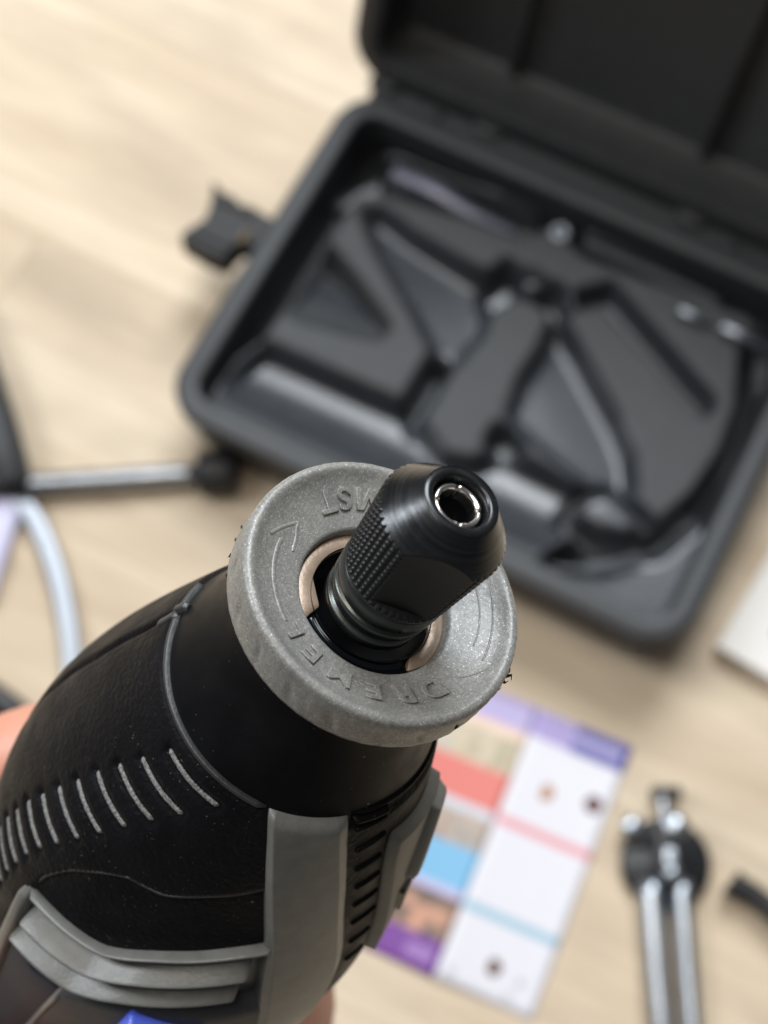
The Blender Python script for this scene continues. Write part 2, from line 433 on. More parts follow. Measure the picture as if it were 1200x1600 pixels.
# ---- nose cap: dished flange
def cap_r(r, z, p):
    if r > 10.5 and z < -.35:           # finger scallops round the edge
        k = (p*20/(2*math.pi)+.22 + .12*(z+2.4)) % 1.0; d = min(k, 1-k)
        r -= .26*math.exp(-(d/.085)**2)*math.exp(-((z+2.3)/.95)**2)
    return r + .012*math.sin(7*p+z*3) + (.02*math.sin(61*p+2*z)*math.sin(23*p) if r > 11.3 else 0)
capp = [(6.5,-4.3),(6.45,-3.2),(6.5,-2.35),(6.62,-2.12),(6.85,-2.02),(7.4,-1.86),(8.2,-1.62),(9.0,-1.33),(9.8,-1.0),(10.4,-.68),(10.8,-.36),(11.05,-.14),
        (11.25,-.03),(11.45,0),(11.68,-.06),(11.86,-.2),(11.96,-.45),(12.0,-.8),(12.02,-1.6),(12.02,-2.6),(12.0,-3.6),(11.9,-3.95),(11.7,-4.1),(10.4,-4.15),(9.2,-4.2),(9.15,-6)]
P2=[]
for (a,b),(c,d) in zip(capp, capp[1:]):
    k = max(1, int(math.hypot(c-a,d-b)/.3)); P2 += [(a+(c-a)*i/k, b+(d-b)*i/k) for i in range(k)]
P2.append(capp[-1])
cap = lathe('nose_cap', P2, M['cap'], tool, 288, cap_r)
tag(cap, 'round silver grey cap with raised lettering')
def face_z(r):
    return float(np.interp(r, [6.85,7.4,8.2,9.0,9.8,10.4,10.8,11.05], [-2.02,-1.86,-1.62,-1.33,-1.0,-.68,-.36,-.14]))
def glyph(ch, size, name='raised_letter', depth=.22):
    cu = bpy.data.curves.new('glyph', 'FONT'); cu.body = ch; cu.size = size*1.38; cu.align_x = 'CENTER'
    cu.extrude = depth/2; cu.bevel_depth = .05; cu.bevel_resolution = 2; cu.resolution_u = 6; cu.offset = .02
    o = bpy.data.objects.new('glyph', cu); COL.objects.link(o)
    me = bpy.data.meshes.new_from_object(o.evaluated_get(bpy.context.evaluated_depsgraph_get()))
    bpy.data.objects.remove(o); bpy.data.curves.remove(cu)
    return me
def ring_letter(ch, deg, r0, size, inward=False):
    me = glyph(ch, size)
    bm_ = bmesh.new(); bm_.from_mesh(me)
    for v in bm_.verts:
        x, y, z = v.co; x *= 1.12; y -= size/2
        r = r0 - y if inward else r0 + y
        th = rad(deg) + (x/r0 if inward else -x/r0)
        v.co = Vector((r*math.cos(th), r*math.sin(th), face_z(r)+z+.05))*MM
    if False: pass
    bm_.to_mesh(me); bm_.free(); me.materials.clear(); me.name = 'raised_letter'
    link('raised_letter', me, M['cap'], cap, False)
for ch, d in zip('DREMEL', (63, 45.5, 28, 9, -8.5, -24)): ring_letter(ch, d, 8.75, 1.75)
for ch, d in zip('EZ', (-184, -171)): ring_letter(ch, d, 8.9, 1.75, True)
for ch, d in zip('TWIST', (-158, -146.5, -136.5, -128, -117.5)): ring_letter(ch, d, 8.9, 1.75, True)
def ring_bar(path, w, name='raised_arrow', h=.07):
    c = cr(path, 40); V = []
    for i in range(40):
        def xy(q): return np.array((q[0]*math.cos(rad(q[1])), q[0]*math.sin(rad(q[1]))))
        t = xy(c[min(i+1,39)])-xy(c[max(i-1,0)]); t /= np.linalg.norm(t); s = np.array((-t[1], t[0])); p = xy(c[i])
        for x in (-1,-.6,0,.6,1):
            q = p+s*x*w/2; r = np.hypot(*q)
            V.append((q[0], q[1], face_z(r)+(h*(1-abs(x)**2) if abs(x)<1 else -.08)))
    mesh(name, V, grid_faces(40, 5), M['cap'], cap)
ring_bar([(8.9,-30),(8.95,-45),(9.0,-60),(9.0,-78)], .55)
ring_bar([(10.0,-76),(9.4,-84),(8.7,-94)], .42); ring_bar([(8.7,-94),(8.0,-86),(7.7,-77)], .42)
ring_bar([(10.3,143),(10.0,123),(9.75,97)], .22, h=.07); ring_bar([(10.4,94.5),(9.6,86),(8.8,79)], .22, h=.07)
ring_bar([(9.2,143),(9.0,123),(8.75,104)], .2, h=.05)
# flash and burrs on the cap's edge
def burr(deg, z, L):
    V=[];n=5;L*=.62
    for i in range(n):
        t=i/(n-1); r=11.9+L*t; w=.24*(1-t)+.06; d=rad(deg)+random.uniform(-.006,.006)*i
        zz=z+random.uniform(-.05,.05)*i
        for k in range(4):
            q=k*math.pi/2; V.append(((r)*math.cos(d+w*math.cos(q)/12), r*math.sin(d+w*math.cos(q)/12), zz+w*math.sin(q)))
    mesh('plastic_burr', V, grid_faces(n,4,True), M['black'], cap, False)
for a in ((97,-.9,1.0),(95.5,-1.2,.8),(92,-1.5,.55),(99,-.7,.45),(89,-1.6,.35),(-83,-3.7,.45),(-77,-3.9,.3),(-69,-3.9,.3),(80,-2.5,.25),(70,-3,.2),(103,-1.3,.3),(-60,-4,.2)): burr(*a)

# ---- inside the cap
def flat_hole(r, z, p):
    return r
def washer():
    n = 128; V = []
    rings = [(6.6,-3.9,0),(6.52,-3.0,0),(6.3,-2.9,0),(0,-2.9,1),(0,-3.0,2),(0,-4.6,2)]
    for R_, z, k in rings:
        for i in range(n):
            p = 2*math.pi*i/n
            rr = R_
            if k:
                q = (p - rad(-45)); a = abs(math.cos(q)); b = abs(math.sin(q))
                rr = min(5.3, 4.7/max(1e-3, a)) - (.08 if k == 2 else 0)
                dd = abs(((math.degrees(p)-14+180) % 360)-180)      # worn away low in the opening
                rr = rr + (6.45-rr)*sstep((58-dd)/14)
            V.append((rr*math.cos(p), rr*math.sin(p), z))
    mesh('retaining_ring', V, grid_faces(len(rings), n, True), M['washer'], tool)
washer()
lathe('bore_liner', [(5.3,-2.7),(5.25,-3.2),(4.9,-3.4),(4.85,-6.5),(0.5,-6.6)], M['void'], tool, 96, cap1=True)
# offset dark sleeve visible low in the opening
def sleeve():
    A = np.radians(np.linspace(-52, 78, 60)); prof = [(6.42,-2.5),(6.3,-2.62),(6.05,-3.1),(5.6,-3.35),(5.35,-3.2),(5.15,-2.95),(5.0,-3.0),(4.9,-3.3),(4.85,-5)]
    V = []
    for r, z in prof:
        for i, p in enumerate(A):
            e = min(1, i/8, (59-i)/8); V.append((r*math.cos(p), r*math.sin(p), z-(1-e)*.5))
    mesh('bearing_sleeve', V, grid_faces(len(prof), 60), M['bore'], tool)
sleeve()

# ---- collet nut: ringed root, two wrench flats, knurled grip, turned cone
def nut():
    zs = []
    prof = [(3.6,-3.2),(4.25,-2.6),(4.3,-1.9),(4.2,-1.7),(3.75,-1.55),(3.75,-1.35),(4.25,-1.15),(4.42,-.5),(4.45,-.1),(4.3,.08),(3.9,.16),(3.9,.34),(4.35,.45),(4.52,.7),(4.6,1.5),(4.62,2.55)]
    o = lathe('nut_skirt', [(a,b) for a,b in prof]+[(4.5,2.6)], M['ring'], nutp, 160)
    n = 440; Z = list(np.arange(2.5, 13.001, .075))
    V = []; F = []; mi = []
    PH0 = rad(24)
    for z in Z:
        for i in range(n):
            p = 2*math.pi*i/n
            rc = 4.66+.66*(z-2.6)/7.3 if z < 9.9 else 5.32-(z-9.9)*(5.32-3.05)/2.95     # cone
            if z > 12.85: rc = 3.0
            if z < 2.75: rc = 4.62
            c = abs(math.cos(p-PH0))
            rf = (3.88+.45*(z-2.6)/7)/max(c, 1e-3) if z > 3.05+.0*i else 99
            kn = 0
            if z > 2.8:
                a = (p*48/(2*math.pi)) % 1; b = (z/.60) % 1
                t = (1-abs(2*a-1)**2)*(1-abs(2*b-1)**2)
                rk = 4.42 + .66*(z-2.6)/7.3 + .30*t
                rr = min(rc, rk, rf)
                kn = 0 if rr == rc and z >= 9.9 else (1 if rr == rk else 2)
            else: rr = min(rc, rf); kn = 0
            V.append((rr*math.cos(p), rr*math.sin(p), z)); mi.append(kn)
    F = grid_faces(len(Z), n, True)
    o = mesh('nut_grip', V, F, [M['nut'], M['knurl']], nutp, True, fix=False)
    me = o.data
    idx = [1 if (mi[f[0]]+mi[f[2]]) >= 2 else 0 for f in F]
    me.polygons.foreach_set('material_index', idx)
    me.polygons.foreach_set('use_smooth', [True]*len(F))
    # front face and mouth
    lathe('nut_face', [(3.1,12.8),(3.0,12.97),(2.42,12.99),(2.3,12.91),(2.22,12.6),(2.18,11.0),(2.15,8)], M['nut'], nutp, 128)
nutp = bpy.data.objects.new('collet_nut', None); COL.objects.link(nutp); nutp.parent = tool; nutp.empty_display_size=.005
nut()
# split collet, four jaws
colp = bpy.data.objects.new('collet', None); COL.objects.link(colp); colp.parent = tool; colp.empty_display_size=.005
for k in range(4):
    V = []; a0 = rad(30+90*k+3.0); a1 = rad(30+90*(k+1)-3.0); A = np.linspace(a0, a1, 14)
    prof = [(1.45,7.5),(1.45,11.95),(1.5,12.2),(1.62,12.4),(1.82,12.42),(1.96,12.25),(2.02,11.8),(2.02,7.5)]
    for r, z in prof:
        for p in A: V.append((r*math.cos(p), r*math.sin(p), z))
    F = grid_faces(len(prof), len(A))
    L = len(A); F += [tuple(i*L for i in range(len(prof))), tuple(i*L+L-1 for i in range(len(prof)))[::-1]]
    mesh('jaw', V, F, M['steel'], colp)
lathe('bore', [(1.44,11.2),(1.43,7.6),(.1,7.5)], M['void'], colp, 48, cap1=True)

# ---------------------------------------------------------------- floor of light wood boards
def make_wood():
    m = mat('pale_oak_laminate', (.6,.5,.38), .52, 0, .35)
    tc = nn(m, 'ShaderNodeTexCoord'); oi = nn(m, 'ShaderNodeObjectInfo')
    geo = nn(m, 'ShaderNodeNewGeometry')
    rnd = nn(m, 'ShaderNodeVectorMath'); rnd.operation = 'MULTIPLY_ADD'
    cx = nn(m, 'ShaderNodeCombineXYZ')
    for i in range(3): ln(m, oi.outputs['Random'], cx.inputs[i])
    ln(m, cx.outputs[0], rnd.inputs[0]); rnd.inputs[1].default_value = (7.3, 3.1, 5.7); ln(m, tc.outputs['Object'], rnd.inputs[2])
    def mapped(s):
        mp = nn(m, 'ShaderNodeMapping'); mp.inputs['Scale'].default_value = s; ln(m, rnd.outputs[0], mp.inputs['Vector']); return mp.outputs['Vector']
    big = noise(m, mapped((3.2, 16, 1)), 1.0, 4, .55)
    grain = noise(m, mapped((10, 170, 1)), 1.0, 5, .65)
    knots = noise(m, mapped((7, 20, 1)), 1.0, 3, .6)
    c = ramp(m, big, [(.25,(.50,.385,.265)), (.48,(.66,.535,.385)), (.75,(.745,.63,.475))])
    c = mixc(m, ramp(m, grain, [(.35,(.45,.45,.45)), (.6,(0,0,0))]), c, (.44,.34,.235))
    c = mixc(m, ramp(m, knots, [(.50,(0,0,0)), (.75,(.8,.8,.8))]), c, (.44,.35,.25))
    h = nn(m, 'ShaderNodeHueSaturation'); ln(m, c, h.inputs['Color'])
    mr = nn(m, 'ShaderNodeMapRange'); ln(m, oi.outputs['Random'], mr.inputs['Value']); mr.inputs['To Min'].default_value = .96; mr.inputs['To Max'].default_value = 1.05
    ln(m, mr.outputs[0], h.inputs['Value']); ln(m, h.outputs[0], P(m).inputs['Base Color'])
    ln(m, bump(m, grain, .15, .0003), P(m).inputs['Normal'])
    return m
M['wood'] = make_wood()
ANG = rad(-27.4)
M['sub'] = mat('floor_gap', (.25,.19,.13), .8)
fl = box('floor', (3400, 2900, 20), (0,0,-12.5), M['sub']); tag(fl, kind='structure')
fl.location = (.05, .35, 0); fl.rotation_euler = (0,0,ANG)
PW, PL = 141.0, 900.0
bm_ = bmesh.new(); bmesh.ops.create_cube(bm_, size=1); bmesh.ops.scale(bm_, vec=(PL*MM-.00015, PW*MM-.00015, .0025), verts=bm_.verts)
bmesh.ops.bevel(bm_, geom=bm_.edges[:], offset=.00025, segments=1, affect='EDGES')
pm = bpy.data.meshes.new('floor_board'); bm_.to_mesh(pm); bm_.free(); pm.materials.append(M['wood'])
off = [0, 380, 140, 620, 260, 500]
for j in range(-10, 11):
    for i in range(-2, 3):
        b = bpy.data.objects.new('floor_board', pm); COL.objects.link(b); b.parent = fl
        b.location = ((i*PL+off[j % 6]-300)*MM, (j*PW+34)*MM, -.00125)

# ---------------------------------------------------------------- tool case
case = empty('tool_case', (60.5, 337.7, 0), ANG)
tag(case, 'open black plastic tool case with a moulded tray, lying on the wood floor', 'tool case')
def rrect(hx, hy, r, n=12):
    out = []
    for cx_, cy_, a0 in ((hx-r,hy-r,0),(-hx+r,hy-r,90),(-hx+r,-hy+r,180),(hx-r,-hy+r,270)):
        for k in range(n+1):
            a = rad(a0+90*k/n); out.append((cx_+r*math.cos(a), cy_+r*math.sin(a)))
    return out
def shell(name, hx, hy, r, prof, m, parent, closed_bottom=False):
    """rings of a rounded rectangle: prof = (inset, z)"""
    V = []; n = None
    for ins, z in prof:
        ring = rrect(hx-ins, hy-ins, max(2, r-ins)); n = len(ring)
        V += [(x, y, z) for x, y in ring]
    F = grid_faces(len(prof), n, True)
    if closed_bottom: F.append(tuple(range(n)))
    return mesh(name, V, F, m, parent)
HX, HY = 140, 105
shell('base_shell', HX, HY, 24, [(9,0.5),(7,2),(5,20),(4,36),(4,40),(.6,41),(0,42),(0,48),(.6,49.4),(2,50),(7,50.2),(10.8,50),(12,49.2),(12.6,47),(14,24),(15,10),(18,8)], M['case'], case, True)
# tray: one moulded sheet with pockets pressed into it
def seg_sdf(px, py, poly):
    d = np.full(px.shape, 1e9); inside = np.zeros(px.shape, bool); n = len(poly)
    for i in range(n):
        ax, ay = poly[i]; bx, by = poly[(i+1) % n]
        ex_, ey_ = bx-ax, by-ay; t = np.clip(((px-ax)*ex_+(py-ay)*ey_)/(ex_*ex_+ey_*ey_), 0, 1)
        d = np.minimum(d, np.hypot(px-ax-t*ex_, py-ay-t*ey_))
        c = ((ay > py) != (by > py)) & (px < (bx-ax)*(py-ay)/((by-ay) if by != ay else 1e-9)+ax)
        inside ^= c
    return np.where(inside, d, -d)
def tray():
    X = np.arange(-126, 126.1, 1.15); Y = np.arange(-91, 91.1, 1.15)
    gx, gy = np.meshgrid(X, Y, indexing='ij')
    h = np.full(gx.shape, 8.0)
    def sm(x): x = np.clip(x, 0, 1); return x*x*(3-2*x)
    def put(poly, z, w=4.0, r=0):
        nonlocal h
        a = sm((seg_sdf(gx, gy, poly)+w/2)/w)
        h = h*(1-a)+z*a
    TOP = 38.5
    put([(-113,70),(-114,10),(-117,-44),(-124,-60),(-126,-95),(66,-95),(90,-80),(108,-58),(118,-32),(122,0),(118,32),(108,76),(98,90),(-108,90)], TOP, 4)
    def trough(poly, ax, zb, zr, w, p=1.4, q0=None, q1=None):
        """half-pipe pocket: deepest beside its far wall, sweeping up towards the near side"""
        q = ax[0]*gx+ax[1]*gy; v = [ax[0]*x+ax[1]*y for x, y in poly]
        hi = max(v) if q1 is None else q1; lo = min(v) if q0 is None else q0
        put(poly, zb+zr*np.clip((hi-q)/(hi-lo), 0, 1)**p, w)
    trough([(-121,-84),(-113,-47),(-32,-45),(-21,-50),(-4,-60),(11,-56),(18,-45),(27,-43),(62,-44),(66,-70),(58,-86),(-115,-90)], (0,1), 23, 20, 6, 2.1, -90, -46)
    trough([(-104,45),(-95,50),(-74,45),(-56,43),(-40,41),(-28,41),(-21,28),(-17,10),(-21,-12),(-30,-14),(-55,5),(-87,28)], (.45,.89), 22, 9, 6, 1.2)
    trough([(12,40),(20,33),(64,-2),(78,-16),(88,-34),(76,-41),(51,-37),(27,-30),(15,-26),(12,-5),(14,17)], (.45,.89), 21, 10, 6, 1.2)
    put([(-33,-12),(-23,-12),(-24,-52),(-34,-46)], 15, 6)
    put([(-113,16),(-111,-30),(-62,-18),(-61,-9),(-91,8),(-109,17)], 17+21.5*np.clip((12-gy)/42, 0, 1)**1.5, 4)
    put([(-30,36),(-23,53),(-12,50),(9,52),(18,42),(14,35),(8,38),(-3,40),(-13,36),(-20,24)], 17, 5)
    put([(-13,46),(-10,54),(-2,54),(0,47),(-6,43)], 31, 4)
    put([(16,52),(24,60),(31,66),(104,29),(102,20),(30,55),(22,46)], 22, 4)
    put([(12,-33),(23,-31),(31,-40),(22,-46),(12,-44)], 22, 4)
    put([(60,-62),(62,-44),(76,-34),(102,-44),(100,-60),(84,-72)], 16, 4)
    put([(66,-47),(76,-38),(100,-46),(95,-55),(80,-59),(67,-57)], 33, 5)
    arc = [(106,62),(116,32),(119,6),(115,-23),(105,-47),(87,-65),(66,-76)]
    arc2 = [(64,-84),(92,-72),(112,-52),(122,-25),(127,6),(124,34),(114,64)]
    put(arc+arc2, 15, 4)
    put([(64,-86),(92,-74),(112,-54),(124,-24),(130,-24),(130,-95),(64,-95)], 25, 4)
    put([(-134,50),(-115,80),(-77,88),(-19,93),(-11,84),(-25,70),(-56,68),(-100,61),(-122,48)], 15, 5)
    put([(-116,88),(-20,94),(-20,88),(-114,82)], 33, 4)
    put([(-104,76),(-70,80),(-52,79),(-54,73),(-72,71),(-98,68)], 27-.12*(gx+104)*0, 7)
    put([(1,92),(110,97),(112,84),(11,76),(0,80)], 15, 4)
    put([(3,93),(84,97),(84,90),(4,86)], 34, 4)
    k_ = np.exp(-.5*(np.arange(-4,5)/1.35)**2); k_ /= k_.sum()
    for ax_ in (0, 1): h = np.apply_along_axis(lambda r_: np.convolve(np.pad(r_, 4, mode='edge'), k_, 'valid'), ax_, h)
    h += .25*np.sin(gx*.07)*np.cos(gy*.06)
    V = np.c_[gx.ravel(), gy.ravel(), h.ravel()]
    F = grid_faces(len(X), len(Y)); o = mesh('moulded_tray', V, F, [M['tray'], M['trayflat']], case, True, fix=True)
    hz = h.ravel(); o.data.polygons.foreach_set('material_index', [1 if hz[f[0]] > 37 or (hz[f[0]] > 24 and -113 < V[f[0]][0] < -60 and -40 < V[f[0]][1] < 17) else 0 for f in F])
tray()
# hinge edge
box('hinge_bar', (262, 20, 7), (0, 112, 45), M['case'], case, 2)
for x in (-92, 78):
    p = lathe('hinge_pin', [(0.1,0),(2.6,0),(2.6,1.6),(1.2,2)], M['bead'], case, 20, cap1=True); p.location = (x*MM, .1075, .0495)
for x in (-126, -64, 52, 108):
    box('hinge_knuckle', (16, 8, 8), (x, 111.5, 49), M['lid'], case, 2.5)
# side latch hanging open on the left
lt = prism('side_latch', [(-179,20),(-170,15),(-163,16),(-161,13),(-153,15),(-138,13),(-136,-5),(-148,-6),(-150,-19),(-161,-20),(-178,-18),(-175,-10),(-171,-3),(-173,7)], 30, 49.5, M['latch'], case, 2.2, 3)
for y in (-12, 10): box('latch_rib', (22, 2.6, 2.4), (-160, y, 50), M['latch'], lt, .8)
pn = lathe('latch_pin', [(1.6,-4),(1.6,4)], M['brass'], lt, 16, cap0=True, cap1=True); pn.location = (-.1475, -.004, .0495); pn.rotation_euler = (rad(90), 0, 0)
box('latch_hinge', (7, 24, 12), (-139, 1, 40), M['case'], case, 2)
# lid, opened just past upright
lid = empty('lid', (-5, 113, 47), 0, case)
lid.rotation_euler = (rad(72), 0, 0)
shellpts = [(0,0),(0,-3),(1.5,-4.5),(2,-30),(4,-38),(9,-41)]
def lid_shell():
    V = []; prof = [(14,0),(12,1.5),(1.5,1.5),(0,0),(0,-6),(2.5,-8),(3.5,-34),(6,-41),(11,-44)]
    n = None
    for ins, z in prof:
        ring = rrect(HX+3-ins, HY-ins, max(2, 26-ins)); n = len(ring); V += [(x, y+HY+1, z) for x, y in ring]
    F = grid_faces(len(prof), n, True); F.append(tuple(range((len(prof)-1)*n, len(prof)*n)))
    mesh('lid_shell', V, F, M['lid'], lid)
    V = []; prof = [(14,0),(14.5,-4),(16,-30),(18,-32)]
    for ins, z in prof:
        ring = rrect(HX+3-ins, HY-ins, max(2, 26-ins)); n = len(ring); V += [(x, y+HY+1, z) for x, y in ring]
    F = grid_faces(len(prof), n, True); F.append(tuple(range((len(prof)-1)*n, len(prof)*n)))
    mesh('lid_lining', V, F, M['lid'], lid)
lid_shell()
for x in (-62, 48): box('lid_rib', (5, 172, 7), (x, HY+1, -28), M['lid'], lid, 1.5)

# small bits lying in the tray
def bit(loc, L, r, rz, label, ball=False):
    o = lathe('steel_bit', [(.1,-L/2),(r*.8,-L/2),(r,-L/2+1),(r,L/2-3),(r*.55,L/2-2.5),(r*.5,L/2),(.1,L/2)], M['zinc'], None, 24)
    o.matrix_world = Matrix.Translation(Vector(loc)*MM) @ Matrix.Rotation(rz, 4, 'Z') @ Matrix.Rotation(rad(90), 4, 'Y')
    return o
cm = case.matrix_basis.copy()
def cw(x, y, z=0):
    c, s = math.cos(ANG), math.sin(ANG); return (60.5+c*x-s*y, 337.7+s*x+c*y, z)
b1 = bit(cw(77, 65, 42.4), 19, 2.2, ANG+.02, ''); tag(b1, 'shorter silver bit lying in the tray beside the hinge, left of a longer one', 'tool bit', 'silver bits in the case tray')
b2 = bit(cw(103, 65.5, 42.6), 25, 2.6, ANG-.03, ''); tag(b2, 'longer silver bit in the tray at the right edge of the photo', 'tool bit', 'silver bits in the case tray')
sp = tube('highlight_bar', [cw(-103, 77, 30), cw(-80, 77, 30), cw(-55, 75, 28), cw(-28, 76, 25)], [4.5,6.2,4.6,2.6], M['sheen'], None, 20, 30, .6)  # bar added to carry the trough's lavender highlight
tag(sp, 'long grey bar added for the lavender highlight in the back slot of the tray beside the hinge', 'highlight bar')
sq = tube('drive_shaft', [cw(8, 83, 33), cw(50, 83, 33), cw(84, 82, 33)], 3.4, M['trayflat'], None, 16, 20)
tag(sq, 'dark slim shaft in the back slot, right of the round silver collet', 'shaft')
cc = lathe('collet_sleeve', [(2.2,0),(5,0),(5.6,1),(5.6,6),(4.4,9.5),(2.4,10),(1.6,8),(1.5,1)], M['zincflat'], None, 32)
cc.location = Vector(cw(-6, 80, 30))*MM; tag(cc, 'small round silver collet standing in the tray pocket near the hinge', 'collet')
# ---------------------------------------------------------------- printed leaflet
def leaflet():
    root = empty('leaflet', (76, 167, 0), math.atan2(148-167, 121-76))
    tag(root, 'folded white leaflet printed with purple, red and blue bands, lying on the floor', 'leaflet')
    def paper(name, x0, x1, blocks, lift):
        ys = sorted({0.0, 1.0, *[b[0] for b in blocks], *[b[1] for b in blocks]})
        xs = list(np.linspace(0, 1, 15)); V = []; F = []; mi = []
        H = 137.0
        yy = []
        for a, b in zip(ys, ys[1:]): yy += list(np.linspace(a, b, max(2, int((b-a)*30)+2)))[:-1]
        yy.append(1.0)
        mats = [M['paper']]
        for b in blocks:
            if b[2] not in mats: mats.append(b[2])
        for y in yy:
            for x in xs:
                wx = x0+(x1-x0)*x
                z = lift(x, y)
                V.append((wx, -H*y, z))
        k = len(xs)
        for i in range(len(yy)-1):
            ym = (yy[i]+yy[i+1])/2
            for j in range(k-1):
                xm = (xs[j]+xs[j+1])/2
                F.append((i*k+j, i*k+j+1, (i+1)*k+j+1, (i+1)*k+j)); q = 0
                for b in blocks:
                    xr = b[3] if len(b) > 3 else (0, 1)
                    if b[0] <= ym < b[1] and xr[0] <= xm <= xr[1]: q = mats.index(b[2])
                mi.append(q)
        o = mesh(name, V, F, mats, root, True, fix=False)
        o.data.polygons.foreach_set('material_index', mi)
        so = o.modifiers.new('thickness', 'SOLIDIFY'); so.thickness = .00025; so.offset = 0
    def ink(n, c): return mat(n, c, .45)
    def photo(n, cs):
        m = mat(n, cs[0], .45); v = coord(m)
        ln(m, ramp(m, noise(m, v, 75, 4, .6), [(.38, cs[0]), (.5, cs[1]), (.60, cs[2])]), P(m).inputs['Base Color']); return m
    purple_l = ink('pale_purple_ink', (.40,.33,.60)); indigo = ink('indigo_ink', (.10,.095,.36)); lil = ink('lilac_ink', (.50,.45,.66))
    coral = ink('coral_ink', (.66,.17,.14)); pink = ink('pink_ink', (.72,.33,.36)); blue = ink('sky_blue_ink', (.17,.42,.64)); pblue = ink('pale_blue_ink', (.33,.50,.60))
    violet = ink('violet_ink', (.16,.035,.27)); lgrey = ink('pale_grey_ink', (.55,.58,.64)); peach = ink('peach_ink', (.74,.55,.44))
    ph1 = photo('beige_photo_print', ((.38,.33,.22),(.58,.48,.34),(.48,.44,.36))); ph2 = photo('brown_photo_print', ((.30,.20,.15),(.46,.36,.29),(.30,.28,.26)))
    ph3 = photo('skin_photo_print', ((.07,.045,.04),(.28,.17,.12),(.62,.30,.19)))
    lil2 = ink('mauve_ink', (.30,.16,.42))
    paper('left_page', -48, 0, [(.0,.10,purple_l),(.04,.065,lil),(.10,.14,peach),(.14,.27,ph1),(.27,.41,coral),(.41,.445,lgrey),(.445,.56,ph2),(.56,.705,blue),(.705,.735,lil),(.735,.885,ph3),(.885,1.0,violet),(.92,.965,lil2,(.66,.95))],
          lambda x, y: .5+1.6*x**3)
    paper('right_page', 0, 48.8, [(.0,.10,purple_l,(0,.42)),(.0,.10,indigo,(.42,1)),(.035,.06,lil,(.42,.93)),(.40,.435,pink),(.715,.75,pblue)],
          lambda x, y: .5+1.6*(1-x)**2+.8*max(0, x-.8))
    # printed round pictures
    dots = [(17.5,-37,4.2,'tan_print',(.42,.22,.12)),(41,-33.5,4.4,'dark_brown_print',(.10,.035,.025)),(24,-122,4,'dark_brown_print',(.10,.035,.025)),
            (38,-124,2.3,'faint_grey_print',(.5,.5,.53)),(27,-84,3,'faint_print',(.72,.72,.76)),(40,-82,2.6,'faint_print',(.66,.67,.72)),(35,-132,2,'faint_grey_print',(.45,.42,.44)),(6,-131,2.2,'faint_grey_print',(.5,.5,.53))]
    for x, y, r, n, c in dots:
        m = bpy.data.materials.get(n) or mat(n, c, .45)
        o = lathe('printed_picture', [(r,0),(r*.5,.03),(.05,.04)], m, root, 24, cap1=True)
        t = x/48.8; o.location = (x*MM, y*MM, (.5+1.6*(1-t)**2+.8*max(0,t-.8)+.2)*MM)
M['paper'] = mat('white_glossy_paper', (.72,.70,.74), .45)
leaflet()
# ---------------------------------------------------------------- circle cutter attachment, lower right
cut = empty('circle_cutter', (133, 92, 0)); tag(cut, 'circle cutting attachment with a round black disc and two steel rods, right of the leaflet', 'cutting attachment')
lathe('base_disc', [(5,1),(20,1),(21.2,2),(21.2,5),(20.5,6.2),(16,6.4),(14.5,7.6),(8,7.8),(7,9),(3,9)], M['black'], cut, 72, cap1=True)
box('clamp_block', (13, 22, 9), (0, 6, 11), M['black'], cut, 2)
box('side_wing', (12, 10, 5), (-13, 12, 7), M['black'], cut, 2)
def knob(name, loc, r, h, parent, m=None, tilt=0):
    o = lathe(name, [(r*.9,0),(r,.6),(r,h*.7),(r*.75,h),(.1,h+.3)], m or M['zinc'], parent, 24, lambda rr, z, p: rr*(1+.03*math.cos(16*p)) if rr > r*.8 else rr, cap1=True)
    o.location = Vector(loc)*MM; return o
knob('thumb_screw', (3.5, 15.5, 14), 6.2, 6, cut); knob('thumb_screw', (-16, 16.5, 7), 5.2, 6, cut)
pv = knob('pivot_pin', (0, -6, 11), 4.6, 10, cut); box('pivot_arm', (6,14,4), (.5,-1,14.5), M['zinc'], cut, 1.2)
knob('wing_knob', (0, 31, 6), 3, 3, cut, M['black']); box('wing_handle', (15, 6.5, 5), (1.5, 32.5, 8), M['black'], cut, 2)
tube('screw_shank', [(0,18,8),(0,32,8)], 2.2, M['zinc'], cut)
tube('guide_rod', [(-8.5,-8,8),(-7.5,-60,8),(-5.5,-120,8)], 5.9, M['zinc'], cut, 16)
tube('guide_rod', [(6,-8,8),(6.6,-60,8),(7.5,-120,8)], 5.0, M['zinc'], cut, 16)
# black handle entering from the right
hd = empty('black_screwdriver', (170, 78, 0)); tag(hd, 'black tapered screwdriver handle entering the frame at the lower right edge', 'screwdriver')
tube('grip', [(-7,4,9),(2,-1,9),(16,-13,10),(60,-52,12)], [5.5,5.2,6.2,9.5,11], M['black'], hd, 20, 24)
tube('grip_collar', [(-8,5,9),(-5.5,3,9)], 6.6, M['black'], hd, 20)
# white box at the right edge
wb = empty('white_box', (164, 197, 0), math.atan2(-16, 25)); tag(wb, 'corner of a flat white box beside the case at the right edge of the photo', 'box')
box('carton', (140, 105, 9), (70, 52, 5.2), M['white'], wb, .6)
box('printed_panel', (40, 26, .4), (40, 32, 10.1), mat('grey_print', (.25,.25,.25), .5), wb)
